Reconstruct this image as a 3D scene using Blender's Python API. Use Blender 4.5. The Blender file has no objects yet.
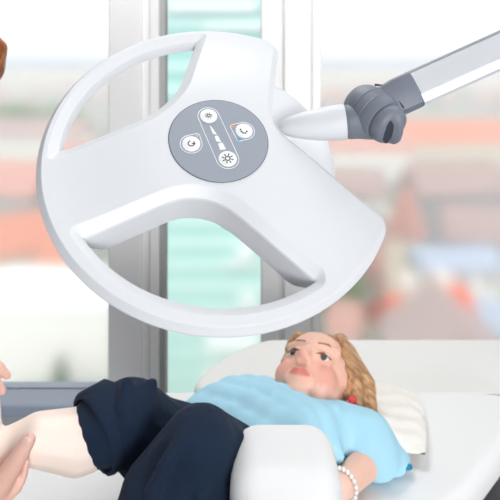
import bpy, bmesh, math, random
from mathutils import Vector, Matrix, Euler
from mathutils.geometry import delaunay_2d_cdt
random.seed(7)
C = bpy.context.scene.collection
V = Vector
F, PX, PY, CZ = 550.0, 250.0, 70.0, 1.48

def at(px, py, d):
    return V(((px-PX)/F*d, d, CZ-(py-PY)/F*d))
def lerp(a, b, t): return a+(b-a)*t
def sstep(a, b, x):
    t = max(0.0, min(1.0, (x-a)/(b-a))); return t*t*(3-2*t)

# ------------------------------------------------------------------ materials
def lin(c): return tuple((x/255/12.92 if x <= 10 else ((x/255+.055)/1.055)**2.4) for x in c)+(1.0,)
def mat(name, col, rough=.5, metal=0.0, bump=0.0, scale=60.0, var=0.0, sss=0.0, trans=0.0, coat=0.0, attr=None, alpha=None):
    m = bpy.data.materials.new(name); m.use_nodes = True
    nt = m.node_tree; b = nt.nodes['Principled BSDF']
    c = lin(col)
    b.inputs['Base Color'].default_value = c
    b.inputs['Roughness'].default_value = rough
    b.inputs['Metallic'].default_value = metal
    if sss:
        b.inputs['Subsurface Weight'].default_value = sss
        b.inputs['Subsurface Radius'].default_value = (.012, .005, .003)
        b.inputs['Subsurface Scale'].default_value = 1.0
    if trans: b.inputs['Transmission Weight'].default_value = trans
    if coat: b.inputs['Coat Weight'].default_value = coat
    if bump or var:
        tc = nt.nodes.new('ShaderNodeTexCoord')
        n = nt.nodes.new('ShaderNodeTexNoise'); n.inputs['Scale'].default_value = scale; n.inputs['Detail'].default_value = 4
        nt.links.new(tc.outputs['Object'], n.inputs['Vector'])
        if bump:
            bp = nt.nodes.new('ShaderNodeBump'); bp.inputs['Strength'].default_value = bump; bp.inputs['Distance'].default_value = .01
            nt.links.new(n.outputs['Fac'], bp.inputs['Height']); nt.links.new(bp.outputs['Normal'], b.inputs['Normal'])
        if var:
            r = nt.nodes.new('ShaderNodeMixRGB'); r.inputs['Color1'].default_value = tuple(x*(1-var) for x in c[:3])+(1,)
            r.inputs['Color2'].default_value = tuple(min(1, x*(1+var)) for x in c[:3])+(1,)
            nt.links.new(n.outputs['Fac'], r.inputs['Fac']); nt.links.new(r.outputs['Color'], b.inputs['Base Color'])
    if attr:
        a = nt.nodes.new('ShaderNodeAttribute'); a.attribute_name = attr
        nt.links.new(a.outputs['Color'], b.inputs['Base Color'])
    return m

M = {}
M['lamp'] = mat('lamp_white_plastic', (231, 233, 236), .45)
M['arm'] = mat('arm_white_lacquer', (226, 228, 232), .3)
M['arm_groove'] = mat('arm_grey_groove', (172, 176, 184), .4)
M['joint'] = mat('joint_grey_plastic', (124, 130, 142), .5, bump=.06, scale=900)
M['joint_dark'] = mat('joint_recess', (58, 64, 74), .55)
M['panel'] = mat('panel_grey_foil', (160, 167, 178), .45)
M['panel_edge'] = mat('panel_dark_edge', (70, 76, 86), .5)
M['white'] = mat('print_white', (250, 250, 250), .5)
M['ink'] = mat('print_ink', (50, 52, 58), .6)
M['orange_dot'] = mat('orange_dot', (238, 150, 118), .5)
M['blue_dot'] = mat('blue_dot', (82, 172, 208), .5)
M['beige_dot'] = mat('beige_dot', (214, 200, 160), .5)
M['wall'] = mat('wall_paint', (208, 206, 202), .8, bump=.03, scale=120)
M['ceil'] = mat('ceiling_paint', (150, 152, 156), .85, bump=.03, scale=90)
M['floor'] = mat('floor_linoleum', (70, 72, 80), .5, var=.12, scale=14)
M['frame'] = mat('window_frame_grey', (240, 239, 238), .45, bump=.02, scale=200)
M['frame_warm'] = mat('window_frame_strip', (242, 240, 238), .4)
M['frame_dark'] = mat('window_gasket', (168, 170, 168), .6)
M['sill'] = mat('sill_grey_metal', (158, 168, 184), .4)
M['parapet'] = mat('parapet_grey', (176, 181, 187), .7, bump=.02, scale=90)
M['couch'] = mat('couch_white_vinyl', (240, 240, 240), .55, bump=.05, scale=40)
M['couch_base'] = mat('couch_dark_base', (34, 36, 44), .5)
M['cream'] = mat('cream_cotton', (240, 237, 230), .85, bump=.5, scale=26)
M['paper'] = mat('white_paper_cover', (240, 239, 236), .9, bump=.25, scale=12)
M['shirt'] = mat('shirt_light_blue', (170, 217, 236), .85, bump=.05, scale=22)
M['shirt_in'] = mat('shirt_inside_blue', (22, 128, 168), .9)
M['navy'] = mat('navy_sweatpants', (10, 32, 56), .95, bump=.4, scale=38)
M['cord'] = mat('drawcord_white', (226, 220, 206), .8)
M['coat'] = mat('white_work_coat', (238, 240, 242), .85, bump=.3, scale=14)
M['slacks'] = mat('white_slacks', (226, 228, 232), .85, bump=.3, scale=14)
M['shoe'] = mat('white_clog', (230, 230, 230), .5)
M['bead'] = mat('white_bead', (240, 236, 232), .25)
M['red'] = mat('red_stud', (226, 58, 62), .35)
M['skin'] = mat('skin_tone', (236, 196, 176), .5, sss=.12, attr='tint')
M['sclera'] = mat('eye_white', (232, 228, 224), .3)
M['iris'] = mat('eye_iris', (70, 74, 68), .3)
M['brow'] = mat('eyebrow_hair', (150, 104, 70), .8)
def hair_mat(name, c1, c2, flow):
    m = mat(name, c1, .5); nt = m.node_tree; b = nt.nodes['Principled BSDF']
    tc = nt.nodes.new('ShaderNodeTexCoord'); n = nt.nodes.new('ShaderNodeTexNoise')
    cx = nt.nodes.new('ShaderNodeCombineXYZ'); fl = V(flow).normalized(); a_ = fl.cross(V((0, 1, 0))).normalized(); b_ = fl.cross(a_)
    for k, (v_, sc) in enumerate(((a_, 130), (b_, 130), (fl, 9))):   # streaks that run along the strands
        dp_ = nt.nodes.new('ShaderNodeVectorMath'); dp_.operation = 'DOT_PRODUCT'; dp_.inputs[1].default_value = v_*sc
        nt.links.new(tc.outputs['Object'], dp_.inputs[0]); nt.links.new(dp_.outputs['Value'], cx.inputs[k])
    nt.links.new(cx.outputs[0], n.inputs['Vector'])
    n.inputs['Scale'].default_value = 1.0; n.inputs['Detail'].default_value = 3
    r = nt.nodes.new('ShaderNodeValToRGB'); r.color_ramp.elements[0].color = lin(c1); r.color_ramp.elements[1].color = lin(c2)
    r.color_ramp.elements[0].position = .35; r.color_ramp.elements[1].position = .65
    nt.links.new(n.outputs['Fac'], r.inputs['Fac']); nt.links.new(r.outputs['Color'], b.inputs['Base Color'])
    bp = nt.nodes.new('ShaderNodeBump'); bp.inputs['Strength'].default_value = .3; bp.inputs['Distance'].default_value = .004
    nt.links.new(n.outputs['Fac'], bp.inputs['Height']); nt.links.new(bp.outputs['Normal'], b.inputs['Normal'])
    return m
M['hair'] = hair_mat('light_brown_hair', (146, 100, 64), (208, 166, 122), (.10, -.03, -.08))
M['hair2'] = hair_mat('auburn_hair', (124, 66, 30), (196, 124, 70), (.1, 0, -1))
M['teal'] = mat('teal_glass', (172, 218, 211), .3)
M['teal2'] = mat('teal_glass_light', (208, 238, 233), .4)
M['slab'] = mat('white_slab', (246, 248, 248), .7)
M['render_white'] = mat('render_white', (246, 245, 242), .9, bump=.03, scale=1)
M['render_cream'] = mat('render_cream', (232, 222, 206), .9, var=.06, scale=.4)
M['render_grey'] = mat('render_grey', (178, 178, 180), .9, var=.06, scale=.4)
M['roof_orange'] = mat('roof_orange_tile', (230, 108, 74), .85, var=.12, scale=1.2)
M['roof_pink'] = mat('roof_faded_red_tile', (204, 158, 148), .85, var=.12, scale=1.2)
M['roof_brown'] = mat('roof_brown_tile', (180, 160, 157), .85, var=.12, scale=1.2)
M['roof_peach'] = mat('roof_peach_tile', (216, 148, 126), .85, var=.1, scale=1.2)
M['roof_blue'] = mat('roof_blue_grey_metal', (176, 190, 210), .6, var=.08, scale=.6)
M['house_window'] = mat('house_window_glass', (160, 168, 178), .25)
M['leaf'] = mat('tree_leaf', (112, 134, 92), .9, var=.25, scale=2)
M['leaf_dark'] = mat('conifer_leaf', (86, 108, 80), .9, var=.25, scale=2)
M['bark'] = mat('bark', (96, 78, 62), .9)
M['ground'] = mat('city_ground', (138, 144, 132), .95, var=.2, scale=.02)
M['hill'] = mat('far_hills', (150, 166, 170), .95, var=.2, scale=.004)
M['lightpanel'] = mat('light_housing', (240, 240, 240), .5)

def glass_mat(name, rough):
    m = bpy.data.materials.new(name); m.use_nodes = True; nt = m.node_tree
    nt.nodes.remove(nt.nodes['Principled BSDF'])
    out = nt.nodes['Material Output']
    g = nt.nodes.new('ShaderNodeBsdfRefraction'); g.inputs['IOR'].default_value = 1.45; g.inputs['Roughness'].default_value = rough
    g.inputs['Color'].default_value = (.99, .995, .995, 1)
    nt.links.new(g.outputs[0], out.inputs['Surface'])
    return m
M['glass'] = glass_mat('hazy_window_glass', .135)

# ------------------------------------------------------------------ mesh helpers
def link(o, parent=None):
    C.objects.link(o)
    if parent is not None:
        o.parent = parent
        w = V((0, 0, 0)); p = parent
        while p is not None:
            if p.type == 'EMPTY': w = p.location.copy(); break
            p = p.parent
        if parent.type == 'EMPTY':
            o.matrix_parent_inverse = Matrix.Translation(-w)
    return o
def obj(name, bm, m, parent=None, smooth=None):
    me = bpy.data.meshes.new(name); bmesh.ops.recalc_face_normals(bm, faces=bm.faces[:]); bm.to_mesh(me); bm.free()
    for x in (m if isinstance(m, (list, tuple)) else [m]): me.materials.append(x)
    if smooth is not None:
        for p in me.polygons: p.use_smooth = True
        me.set_sharp_from_angle(angle=math.radians(smooth))
    return link(bpy.data.objects.new(name, me), parent)
def tag(o, label=None, cat=None, group=None, kind=None):
    if label: o['label'] = label
    if cat: o['category'] = cat
    if group: o['group'] = group
    if kind: o['kind'] = kind
    return o
def empty(name, loc, label, cat, group=None):
    o = bpy.data.objects.new(name, None); C.objects.link(o); o.location = loc; o.empty_display_size = .05
    return tag(o, label, cat, group)
def box(bm, lo, hi, bev=0, seg=2, mtx=None):
    lo = V(lo); hi = V(hi)
    r = bmesh.ops.create_cube(bm, size=1)
    vs = r['verts']
    for v in vs: v.co = V([lerp(lo[i], hi[i], v.co[i]+.5) for i in range(3)])
    if bev:
        es = list({e for v in vs for e in v.link_edges})
        r2 = bmesh.ops.bevel(bm, geom=es, offset=bev, segments=seg, profile=.5, affect='EDGES', clamp_overlap=True)
        vs = list({v for f in r2['faces'] for v in f.verts} | {v for v in vs if v.is_valid})
    if mtx is not None:
        for v in vs: v.co = mtx @ v.co
    return vs
def frame_of(d):
    d = d.normalized(); h = V((0, 0, 1)) if abs(d.z) < .9 else V((1, 0, 0))
    x = d.cross(h).normalized(); y = d.cross(x).normalized(); return x, y, d
def rcone(bm, p0, r0, p1, r1, n=14, flat=None):
    """closed tapered capsule"""
    p0 = V(p0); p1 = V(p1)
    if (p1-p0).length < 1e-6: p1 = p0+V((0, 0, 1e-4))
    x, y, d = frame_of(p1-p0)
    rings = []
    k = 5
    for i in range(1, k+1):
        a = math.pi/2*(1-i/k); rings.append((p0-d*r0*math.sin(a), r0*math.cos(a)))
    for i in range(0, k):
        a = math.pi/2*i/k; rings.append((p1+d*r1*math.sin(a), r1*math.cos(a)))
    vv = []
    for c, r in rings:
        vv.append([bm.verts.new(c+(x*math.cos(2*math.pi*j/n)+y*math.sin(2*math.pi*j/n))*r) for j in range(n)])
    a = bm.verts.new(p0-d*r0); b = bm.verts.new(p1+d*r1)
    for i in range(len(vv)-1):
        for j in range(n):
            bm.faces.new((vv[i][j], vv[i][(j+1) % n], vv[i+1][(j+1) % n], vv[i+1][j]))
    for j in range(n):
        bm.faces.new((a, vv[0][(j+1) % n], vv[0][j])); bm.faces.new((b, vv[-1][j], vv[-1][(j+1) % n]))
def chain(bm, pts, n=14):
    """pts: list of (vec, radius)"""
    for (a, ra), (b, rb) in zip(pts, pts[1:]): rcone(bm, a, ra, b, rb, n)
def ell(bm, c, r, rot=None, sub=3):
    res = bmesh.ops.create_icosphere(bm, subdivisions=sub, radius=1)
    m = Matrix.Translation(V(c)) @ (rot.to_4x4() if rot is not None else Matrix.Identity(4)) @ Matrix.Diagonal(V((r[0], r[1], r[2], 1)))
    for v in res['verts']: v.co = m @ v.co
    return res['verts']
def loft(bm, rings, cap=True):
    """rings: lists of points, same length"""
    vv = [[bm.verts.new(p) for p in r] for r in rings]; n = len(vv[0])
    for i in range(len(vv)-1):
        for j in range(n): bm.faces.new((vv[i][j], vv[i][(j+1) % n], vv[i+1][(j+1) % n], vv[i+1][j]))
    if cap:
        bm.faces.new(vv[0][::-1]); bm.faces.new(vv[-1])
    return vv
def lathe(bm, o, axis, prof, n=40):
    """prof: list of (distance along axis, radius)"""
    x, y, d = frame_of(V(axis)); o = V(o)
    loft(bm, [[o+d*t+(x*math.cos(2*math.pi*j/n)+y*math.sin(2*math.pi*j/n))*max(r, 1e-4) for j in range(n)] for t, r in prof])
def voxel(name, bm, m, parent=None, size=.005, smooth=4, tint=None, fac=.5):
    me = bpy.data.meshes.new(name); bmesh.ops.recalc_face_normals(bm, faces=bm.faces[:]); bm.to_mesh(me); bm.free()
    t = bpy.data.objects.new(name, me); C.objects.link(t)
    r = t.modifiers.new('r', 'REMESH'); r.mode = 'VOXEL'; r.voxel_size = size; r.use_smooth_shade = True
    if smooth:
        s = t.modifiers.new('s', 'SMOOTH'); s.iterations = smooth; s.factor = fac
    dg = bpy.context.evaluated_depsgraph_get()
    me2 = bpy.data.meshes.new_from_object(t.evaluated_get(dg))
    bpy.data.objects.remove(t); bpy.data.meshes.remove(me)
    me2.name = name; me2.materials.clear(); me2.materials.append(m)
    for p in me2.polygons: p.use_smooth = True
    if tint:
        ca = me2.color_attributes.new('tint', 'FLOAT_COLOR', 'POINT')
        for i, v in enumerate(me2.vertices): ca.data[i].color = tint(v.co)
    return link(bpy.data.objects.new(name, me2), parent)

# ------------------------------------------------------------------ camera
cam = bpy.data.cameras.new('camera'); co = bpy.data.objects.new('camera', cam); C.objects.link(co)
co.location = (0, 0, CZ); co.rotation_euler = (math.pi/2, 0, 0)
cam.sensor_width = 36; cam.lens = 36*F/500; cam.shift_y = -(250-PY)/500; cam.clip_start = .02; cam.clip_end = 9000
cam.dof.use_dof = True; cam.dof.focus_distance = .62; cam.dof.aperture_fstop = 9.0
bpy.context.scene.camera = co

# ------------------------------------------------------------------ room
WY = 2.10
def structure(name, bm, m, smooth=None):
    return tag(obj(name, bm, m, None, smooth), kind='structure')
def sbox(name, lo, hi, m, bev=0):
    bm = bmesh.new(); box(bm, lo, hi, bev); return structure(name, bm, m)
X0, X1, YB, ZT = -2.4, 2.6, -4.2, 2.85
sbox('floor', (X0, YB, -.1), (X1, WY+.15, 0), M['floor'])
sbox('ceiling', (X0, YB, ZT), (X1, WY+.15, ZT+.1), M['ceil'])
M['wall_grey'] = mat('wall_grey_paint', (120, 124, 132), .8, bump=.03, scale=120)
sbox('wall_left', (X0-.1, YB, 0), (X0, WY+.15, ZT), M['wall_grey'])
sbox('wall_right', (X1, YB, 0), (X1+.1, WY+.15, ZT), M['wall'])
sbox('wall_back', (X0-.1, YB-.1, 0), (X1+.1, YB, ZT), M['wall_grey'])
def wx(px): return (px-PX)/F*WY
def wz(py): return CZ-(py-PY)/F*WY
zs = wz(409)
# window piers, each with its profile strips
bm = bmesh.new(); box(bm, (wx(108), WY, 0), (wx(141), WY+.10, ZT), .006); box(bm, (wx(141), WY+.03, 0), (wx(149), WY+.10, ZT))
box(bm, (wx(149), WY+.012, 0), (wx(158), WY+.10, ZT), .004)
tr = structure('trim_1', bm, M['frame'])
bm = bmesh.new(); box(bm, (wx(158), WY+.03, 0), (wx(164), WY+.10, ZT)); structure('trim_2', bm, M['frame_dark'])
bm = bmesh.new(); box(bm, (wx(261), WY+.02, 0), (wx(279), WY+.10, ZT), .006); box(bm, (wx(284), WY, 0), (wx(312), WY+.10, ZT), .006); box(bm, (wx(279), WY+.03, 0), (wx(284), WY+.10, ZT))
structure('trim_3', bm, M['frame'])
bm = bmesh.new(); box(bm, (wx(312), WY-.004, 0), (wx(321), WY+.10, ZT), .004); structure('trim_4', bm, M['frame_warm'])
# parapets and sills below the side windows
sbox('wall_front', (X0, WY+.02, 0), (wx(108), WY+.15, zs), M['parapet'])
sbox('wall_front_right', (wx(321), WY+.02, 0), (X1, WY+.15, wz(372)), M['parapet'])
sbox('trim_5', (X0, WY-.05, zs), (wx(108)-.002, WY+.12, wz(398)), M['sill'], .006)
sbox('trim_6', (wx(321)+.002, WY-.05, wz(372)), (X1, WY+.12, wz(362)), M['sill'], .006)
def window(n, x0, x1, z0):
    bm = bmesh.new(); box(bm, (x0, WY+.06, z0), (x1, WY+.072, ZT)); 
    return structure('window_%d' % n, bm, M['glass'])
window(1, X0, wx(108), wz(398)); window(2, wx(164), wx(261), .0); window(3, wx(321), X1, wz(362))

# ------------------------------------------------------------------ examination lamp
LC = V((-.03115619, .61458162, CZ-.08754992))
# disc axes: u to the right, v up, n out of the face (camera space x,y,z -> world x,-z,y)
def c2w(a): return V((a[0], -a[2], a[1]))
LU = c2w((.97913286, -.20322119, 0)); LV = c2w((.14637474, .70524296, -.69369072)); LN = c2w((.14097265, .67921537, .720273))
def LP(u, v, z=0.0): return LC+LU*u+LV*v+LN*z
def on_disc(px, py, z=0.0):
    d = V(((px-PX)/F, 1, -(py-PY)/F)); o = LC+LN*z; c = V((0, 0, CZ))
    t = (o-c).dot(LN)/d.dot(LN); p = c+d*t-o; return p.dot(LU), p.dot(LV)
def dome(u, v): return   .013*(1-sstep(.066, .18, math.hypot(u, v)))

class Ln:
    def __init__(s, p, q, hint, k=1): # normal pointing to the offset side (towards hint)
        s.p = V(p); s.d = (V(q)-V(p)).normalized(); n = V((-s.d.y, s.d.x))
        if (V(hint)-s.p).dot(n) < 0: n = -n
        s.n = n; s.k = k; s.arc = False
    def off(s, d): return s.p+s.n*d*s.k
class Ar:
    def __init__(s, R, sg, k=1): s.R = R; s.sg = sg; s.k = k; s.arc = True
    def r(s, d): return s.R+s.sg*d*s.k
def contour(prims, fil, d, hole, cnt):
    """prims in order round the loop; fil[i] = (radius, side, hint) between prim i and i+1; side +1: fillet centre on the offset side"""
    n = len(prims); cen = []; tans = []
    for i in range(n):
        a, b = prims[i], prims[(i+1) % n]; rf, side, hint = fil[i]
        r = max(rf-d*side*1.0, .0012)
        if not a.arc and not b.arc:
            pa = a.off(d)+a.n*side*r; pb = b.off(d)+b.n*side*r
            A = Matrix(((a.d.x, -b.d.x), (a.d.y, -b.d.y))); t = A.inverted() @ (pb-pa); c = pa+a.d*t.x
            ta = c-a.n*side*r; tb = c-b.n*side*r
        else:
            l, ar, sw = (b, a, True) if a.arc else (a, b, False)
            Rc = ar.r(d)-r; p = l.off(d)+l.n*side*r
            q = p.dot(l.d); disc = q*q-(p.dot(p)-Rc*Rc); disc = math.sqrt(max(disc, 0))
            c = min((p+l.d*(-q+disc), p+l.d*(-q-disc)), key=lambda z: (z-V(hint)).length)
            tl = c-l.n*side*r; tar = c*(ar.r(d)/c.length)
            ta, tb = (tar, tl) if sw else (tl, tar)
        cen.append((c, r)); tans.append((ta, tb))
    out = []
    for i in range(n):
        st = tans[i-1][1]; en = tans[i][0]; p = prims[i]
        for k in range(cnt[i]):
            t = k/cnt[i]
            if p.arc:
                a0 = math.atan2(st.y, st.x); a1 = math.atan2(en.y, en.x)
                da = (a1-a0+math.pi) % (2*math.pi)-math.pi
                if p.span == 'long' and abs(da) < math.pi*.9 and p.sgn*da < 0: da += p.sgn*2*math.pi
                a = a0+da*t; out.append(V((math.cos(a), math.sin(a)))*p.r(d))
            else: out.append(st.lerp(en, t))
        c, r = cen[i]; s, e = tans[i]
        a0 = math.atan2(s.y-c.y, s.x-c.x); a1 = math.atan2(e.y-c.y, e.x-c.x); da = (a1-a0+math.pi) % (2*math.pi)-math.pi
        m = 10
        for k in range(m): 
            a = a0+da*k/m; out.append(c+V((math.cos(a), math.sin(a)))*r)
    return out
def mk_arc(R, sg, k, span='short', sgn=1):
    a = Ar(R, sg, k); a.span = span; a.sgn = sgn; return a
# opening on the upper left: line B (top edge of left spoke), line A (left edge of top spoke), ring arc
h1 = [Ln((-.173, -.0595), (-.103, -.008), (-.12, .10)), Ln((-.0527, .08), (-.0527, .169), (-.12, .10)), mk_arc(.186, -1, .85)]
f1 = [(.116, 1, (-.1, .1)), (.0045, 1, (-.06, .17)), (.006, 1, (-.16, -.04))]
c1 = [24, 24, 60]
# opening at the bottom
h2 = [Ln((-.126, -.125), (-.077, -.091), (0, -.15)), Ln((.041, -.071), (.107, -.106), (0, -.15)), mk_arc(.181, -1, .75)]
f2 = [(.078, 1, (0, -.12)), (.0145, 1, (.115, -.12)), (.008, 1, (-.125, -.12))]
c2 = [24, 24, 60]
# outline: rim (long way round), right edge of top spoke, upper edge of lower right spoke
ho = [mk_arc(.190, 1, .75, 'long', 1), Ln((.0372, .172), (.0388, .073), (.12, .10)), Ln((.073, .018), (.169, -.039), (.12, .10))]
# order: rim from the lower right tip clockwise to the top tip
fo = [(.016, -1, (.02, .17)), (.056, 1, (.1, .1)), (.014, -1, (.165, -.05))]
co_ = [150, 20, 20]
ho[0].sgn = -1
DL = [0, .0012, .0118, .0127, .0135, .0135]
def depth_at(p): return lerp(.048, .0145, sstep(.150, .183, p.length))
def w_at(p, lv, hole):
    s = sstep(.160, .184, p.length)
    w1 = lerp(.0085, .0055, s); D = depth_at(p)
    return [0, .0004, w1*.93, w1+.0020, D*.72, D][lv] if hole else [0, .0004, lerp(.009, .007, s), lerp(.0115, .0085, s), D*.8, D][lv]
def dl(lv, hole): return DL[lv] if hole else [0, .0012, .0082, .0088, .0072, .003][lv]
def clean_ring(f, P): return f
bm = bmesh.new(); capc = []; botc = []
for prims, fil, cnt, hole in ((ho, fo, co_, False), (h1, f1, c1, True), (h2, f2, c2, True)):
    base = contour(prims, fil, 0, hole, cnt); prev = None
    for lv in range(6):
        ct = contour(prims, fil, dl(lv, hole), hole, cnt)
        row = [bm.verts.new(LP(p.x, p.y, dome(b.x, b.y)-w_at(p, lv, hole))) for p, b in zip(ct, base)]
        if prev:
            n = len(row)
            for j in range(n): bm.faces.new((prev[j], prev[(j+1) % n], row[(j+1) % n], row[j]))
        if lv == 0: capc.append((ct, row))
        prev = row
    botc.append((ct, prev))
def inside(p, poly):
    r = False; n = len(poly); j = n-1
    for i in range(n):
        a, b = poly[i], poly[j]
        if (a.y > p.y) != (b.y > p.y) and p.x < (b.x-a.x)*(p.y-a.y)/(b.y-a.y)+a.x: r = not r
        j = i
    return r
def cap(loops, zf, step):
    pts = []; edges = []; bmv = []
    for ct, row in loops:
        s = len(pts); pts += [V((p.x, p.y)) for p in ct]; bmv += row; n = len(ct)
        edges += [(s+i, s+(i+1) % n) for i in range(n)]
    k = int(.2/step)
    for i in range(-k, k+1):
        for j in range(-k, k+1):
            p = V((i*step+(j % 2)*step*.5, j*step))
            if inside(p, loops[0][0]) and not any(inside(p, l[0]) for l in loops[1:]):
                if min((p-q).length for l in loops for q in l[0][::2]) > step*.55:
                    pts.append(p); bmv.append(bm.verts.new(LP(p.x, p.y, zf(p))))
    vo, eo, fo_, vm, em, fm = delaunay_2d_cdt(pts, edges, [], 0, 1e-7)
    mp = []
    for src in vm: mp.append(bmv[src[0]] if src else None)
    for f in fo_:
        c = sum((vo[i] for i in f), V((0, 0)))/3
        if inside(c, loops[0][0]) and not any(inside(c, l[0]) for l in loops[1:]):
            if all(mp[i] is not None for i in f):
                try: bm.faces.new([mp[i] for i in f])
                except ValueError: pass
cap(capc, lambda p: dome(p.x, p.y), .009)
cap(botc, lambda p: -depth_at(p), .014)
lamp = empty('examination_lamp', (.80, .66, 0), 'white medical examination lamp with ring-shaped head and grey keypad on a jointed arm', 'lamp')
head = obj('lamp_head', bm, M['lamp'], lamp, 13)

# filled sector behind the open side
bm = bmesh.new()
def sector(R, z, a0=80, a1=-34, n=40):
    return [LP(0.02*math.cos(math.radians(16)), .02*math.sin(math.radians(16)), z)]+[LP(R*math.cos(math.radians(lerp(a0, a1, i/n))), R*math.sin(math.radians(lerp(a0, a1, i/n))), z) for i in range(n+1)]
loft(bm, [sector(.02, .004), sector(.108, -.004), sector(.124, -.0085), sector(.1305, -.0125), sector(.1330, -.016), sector(.1375, -.036), sector(.134, -.044), sector(.03, -.046)])
obj('arm_mount', bm, M['lamp'], lamp, 32)

# control panel
bm = bmesh.new(); pc = (-.0055, .002); ZP = .0142
pr = .0548
ring = lambda r, z, n=72: [LP(pc[0]+r*math.cos(2*math.pi*i/n), pc[1]+r*math.sin(2*math.pi*i/n), z) for i in range(n)]
loft(bm, [ring(pr, .009), ring(pr, ZP-.0006), ring(pr-.0006, ZP)])
panel = obj('control_panel', bm, M['panel'], lamp, 40); panel['label'] = 'grey round keypad with white buttons'
bm = bmesh.new(); loft(bm, [ring(pr+.0006, .008), ring(pr+.0006, .0136), ring(pr-.001, .0136)]); obj('panel_rim', bm, M['panel_edge'], panel, 40)
def zp(px8, py8):   # position on the panel face, from the enlarged view of it
    return V(on_disc(160+px8*.2, 95+py8*.2, ZP))
def disc(name, c, r, h, m, n=32):
    bm = bmesh.new(); g = lambda rr, z: [LP(c.x+rr*math.cos(2*math.pi*i/n), c.y+rr*math.sin(2*math.pi*i/n), z) for i in range(n)]
    loft(bm, [g(r, ZP-.0005), g(r, ZP+h*.6), g(r*.94, ZP+h)]); return obj(name, bm, m, panel, 50)
def strip(name, pts, w, m, h=.0004, closed=True, z0=None):
    """thin raised printed line along pts"""
    z0 = ZP if z0 is None else z0
    bm = bmesh.new(); n = len(pts); A = []
    for i in range(n):
        p = pts[i]; a = pts[i-1] if (closed or i > 0) else p; b = pts[(i+1) % n] if (closed or i < n-1) else p
        t = (b-a).normalized(); nn = V((-t.y, t.x))*w/2
        A.append([bm.verts.new(LP(q.x, q.y, z)) for q, z in ((p-nn, z0-.0003), (p-nn, z0+h), (p+nn, z0+h), (p+nn, z0-.0003))])
    for i in range(n if closed else n-1):
        a, b = A[i], A[(i+1) % n]
        for k in range(4): bm.faces.new((a[k], a[(k+1) % 4], b[(k+1) % 4], b[k]))
    if not closed:
        bm.faces.new(A[0]); bm.faces.new(A[-1][::-1])
    return obj(name, bm, m, panel)
def poly(name, pts, m, h=.0004, z0=None):
    z0 = ZP if z0 is None else z0
    bm = bmesh.new(); loft(bm, [[LP(p.x, p.y, z0-.0003) for p in pts], [LP(p.x, p.y, z0+h) for p in pts]]); return obj(name, bm, m, panel)
bA, bB, bP, bR = zp(243, 106), zp(338, 320), zp(156, 245), zp(420, 180)
BR = .0098; BH = .0011
for nm, c in (('button', bA), ('button', bB), ('button', bP), ('button', bR)): disc(nm, c, BR, BH, M['white'])
# capsule outline round the two dimmer buttons
d = (bB-bA).normalized(); nn = V((-d.y, d.x)); R = .0122; pts = []
for i in range(17):
    a = math.pi*i/16; pts.append(bA+(nn*math.cos(a)-d*math.sin(a))*R)
for i in range(17):
    a = math.pi*i/16; pts.append(bB+(-nn*math.cos(a)+d*math.sin(a))*R)
strip('outline', pts, .0007, M['white'])
def tear(c, corners, R=.0119):
    """round outline with one or two tight corners reaching out to the given points"""
    res = []; n = 72
    hull = [c+V((math.cos(2*math.pi*i/n), math.sin(2*math.pi*i/n)))*R for i in range(n)]
    for q in corners: hull += [q+V((math.cos(2*math.pi*i/16), math.sin(2*math.pi*i/16)))*.003 for i in range(16)]
    hull = sorted(hull, key=lambda p: (p.x, p.y))
    def half(ps):
        o = []
        for p in ps:
            while len(o) > 1 and (o[-1]-o[-2]).cross(p-o[-1]) <= 0: o.pop()
            o.append(p)
        return o
    a = half(hull); b = half(hull[::-1]); return a[:-1]+b[:-1]
qp = zp(185, 204); q1 = zp(365, 159); q2 = zp(396, 220)
strip('outline', tear(bP, [qp]), .0007, M['white'])
strip('outline', tear(bR, [q1, q2]), .0007, M['white'])
disc('indicator_light', qp, .0014, .0006, M['beige_dot'], 16); disc('indicator_light', q1, .0017, .0006, M['orange_dot'], 16); disc('indicator_light', q2, .0021, .0006, M['blue_dot'], 16)
for w in ([(249, 153), (254, 155), (285, 199), (263, 194)], [(273, 206), (290, 204), (306, 236), (281, 232)], [(290, 243), (312, 238), (330, 272), (300, 275)]):
    poly('level_mark', [zp(*p) for p in w], M['white'])
ZB = ZP+BH
def sun(c, r, l, nray, w):
    strip('icon', [c+V((math.cos(2*math.pi*i/24), math.sin(2*math.pi*i/24)))*r for i in range(24)], w, M['ink'], .0003, True, ZB)
    for i in range(nray):
        a = 2*math.pi*i/nray; u = V((math.cos(a), math.sin(a))); strip('icon', [c+u*(r*1.45), c+u*l], w, M['ink'], .0003, False, ZB)
sun(bA, .0016, .0044, 8, .0008); sun(bB, .0026, .0064, 8, .0011)
strip('icon', [bP+V((math.cos(a), math.sin(a)))*.0034 for a in [math.radians(120+i*300/24) for i in range(25)]], .0011, M['ink'], .0003, False, ZB)
strip('icon', [bP+V((.0006, 0)), bP+V((.0044, .0006))], .0011, M['ink'], .0003, False, ZB)
for p in ((402, 176), (407, 186), (415, 193), (426, 194), (434, 186)):
    c = zp(*p); poly('icon', [c+V((math.cos(2*math.pi*i/10), math.sin(2*math.pi*i/10)))*.0011 for i in range(10)], M['ink'], .0003, ZB)

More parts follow.
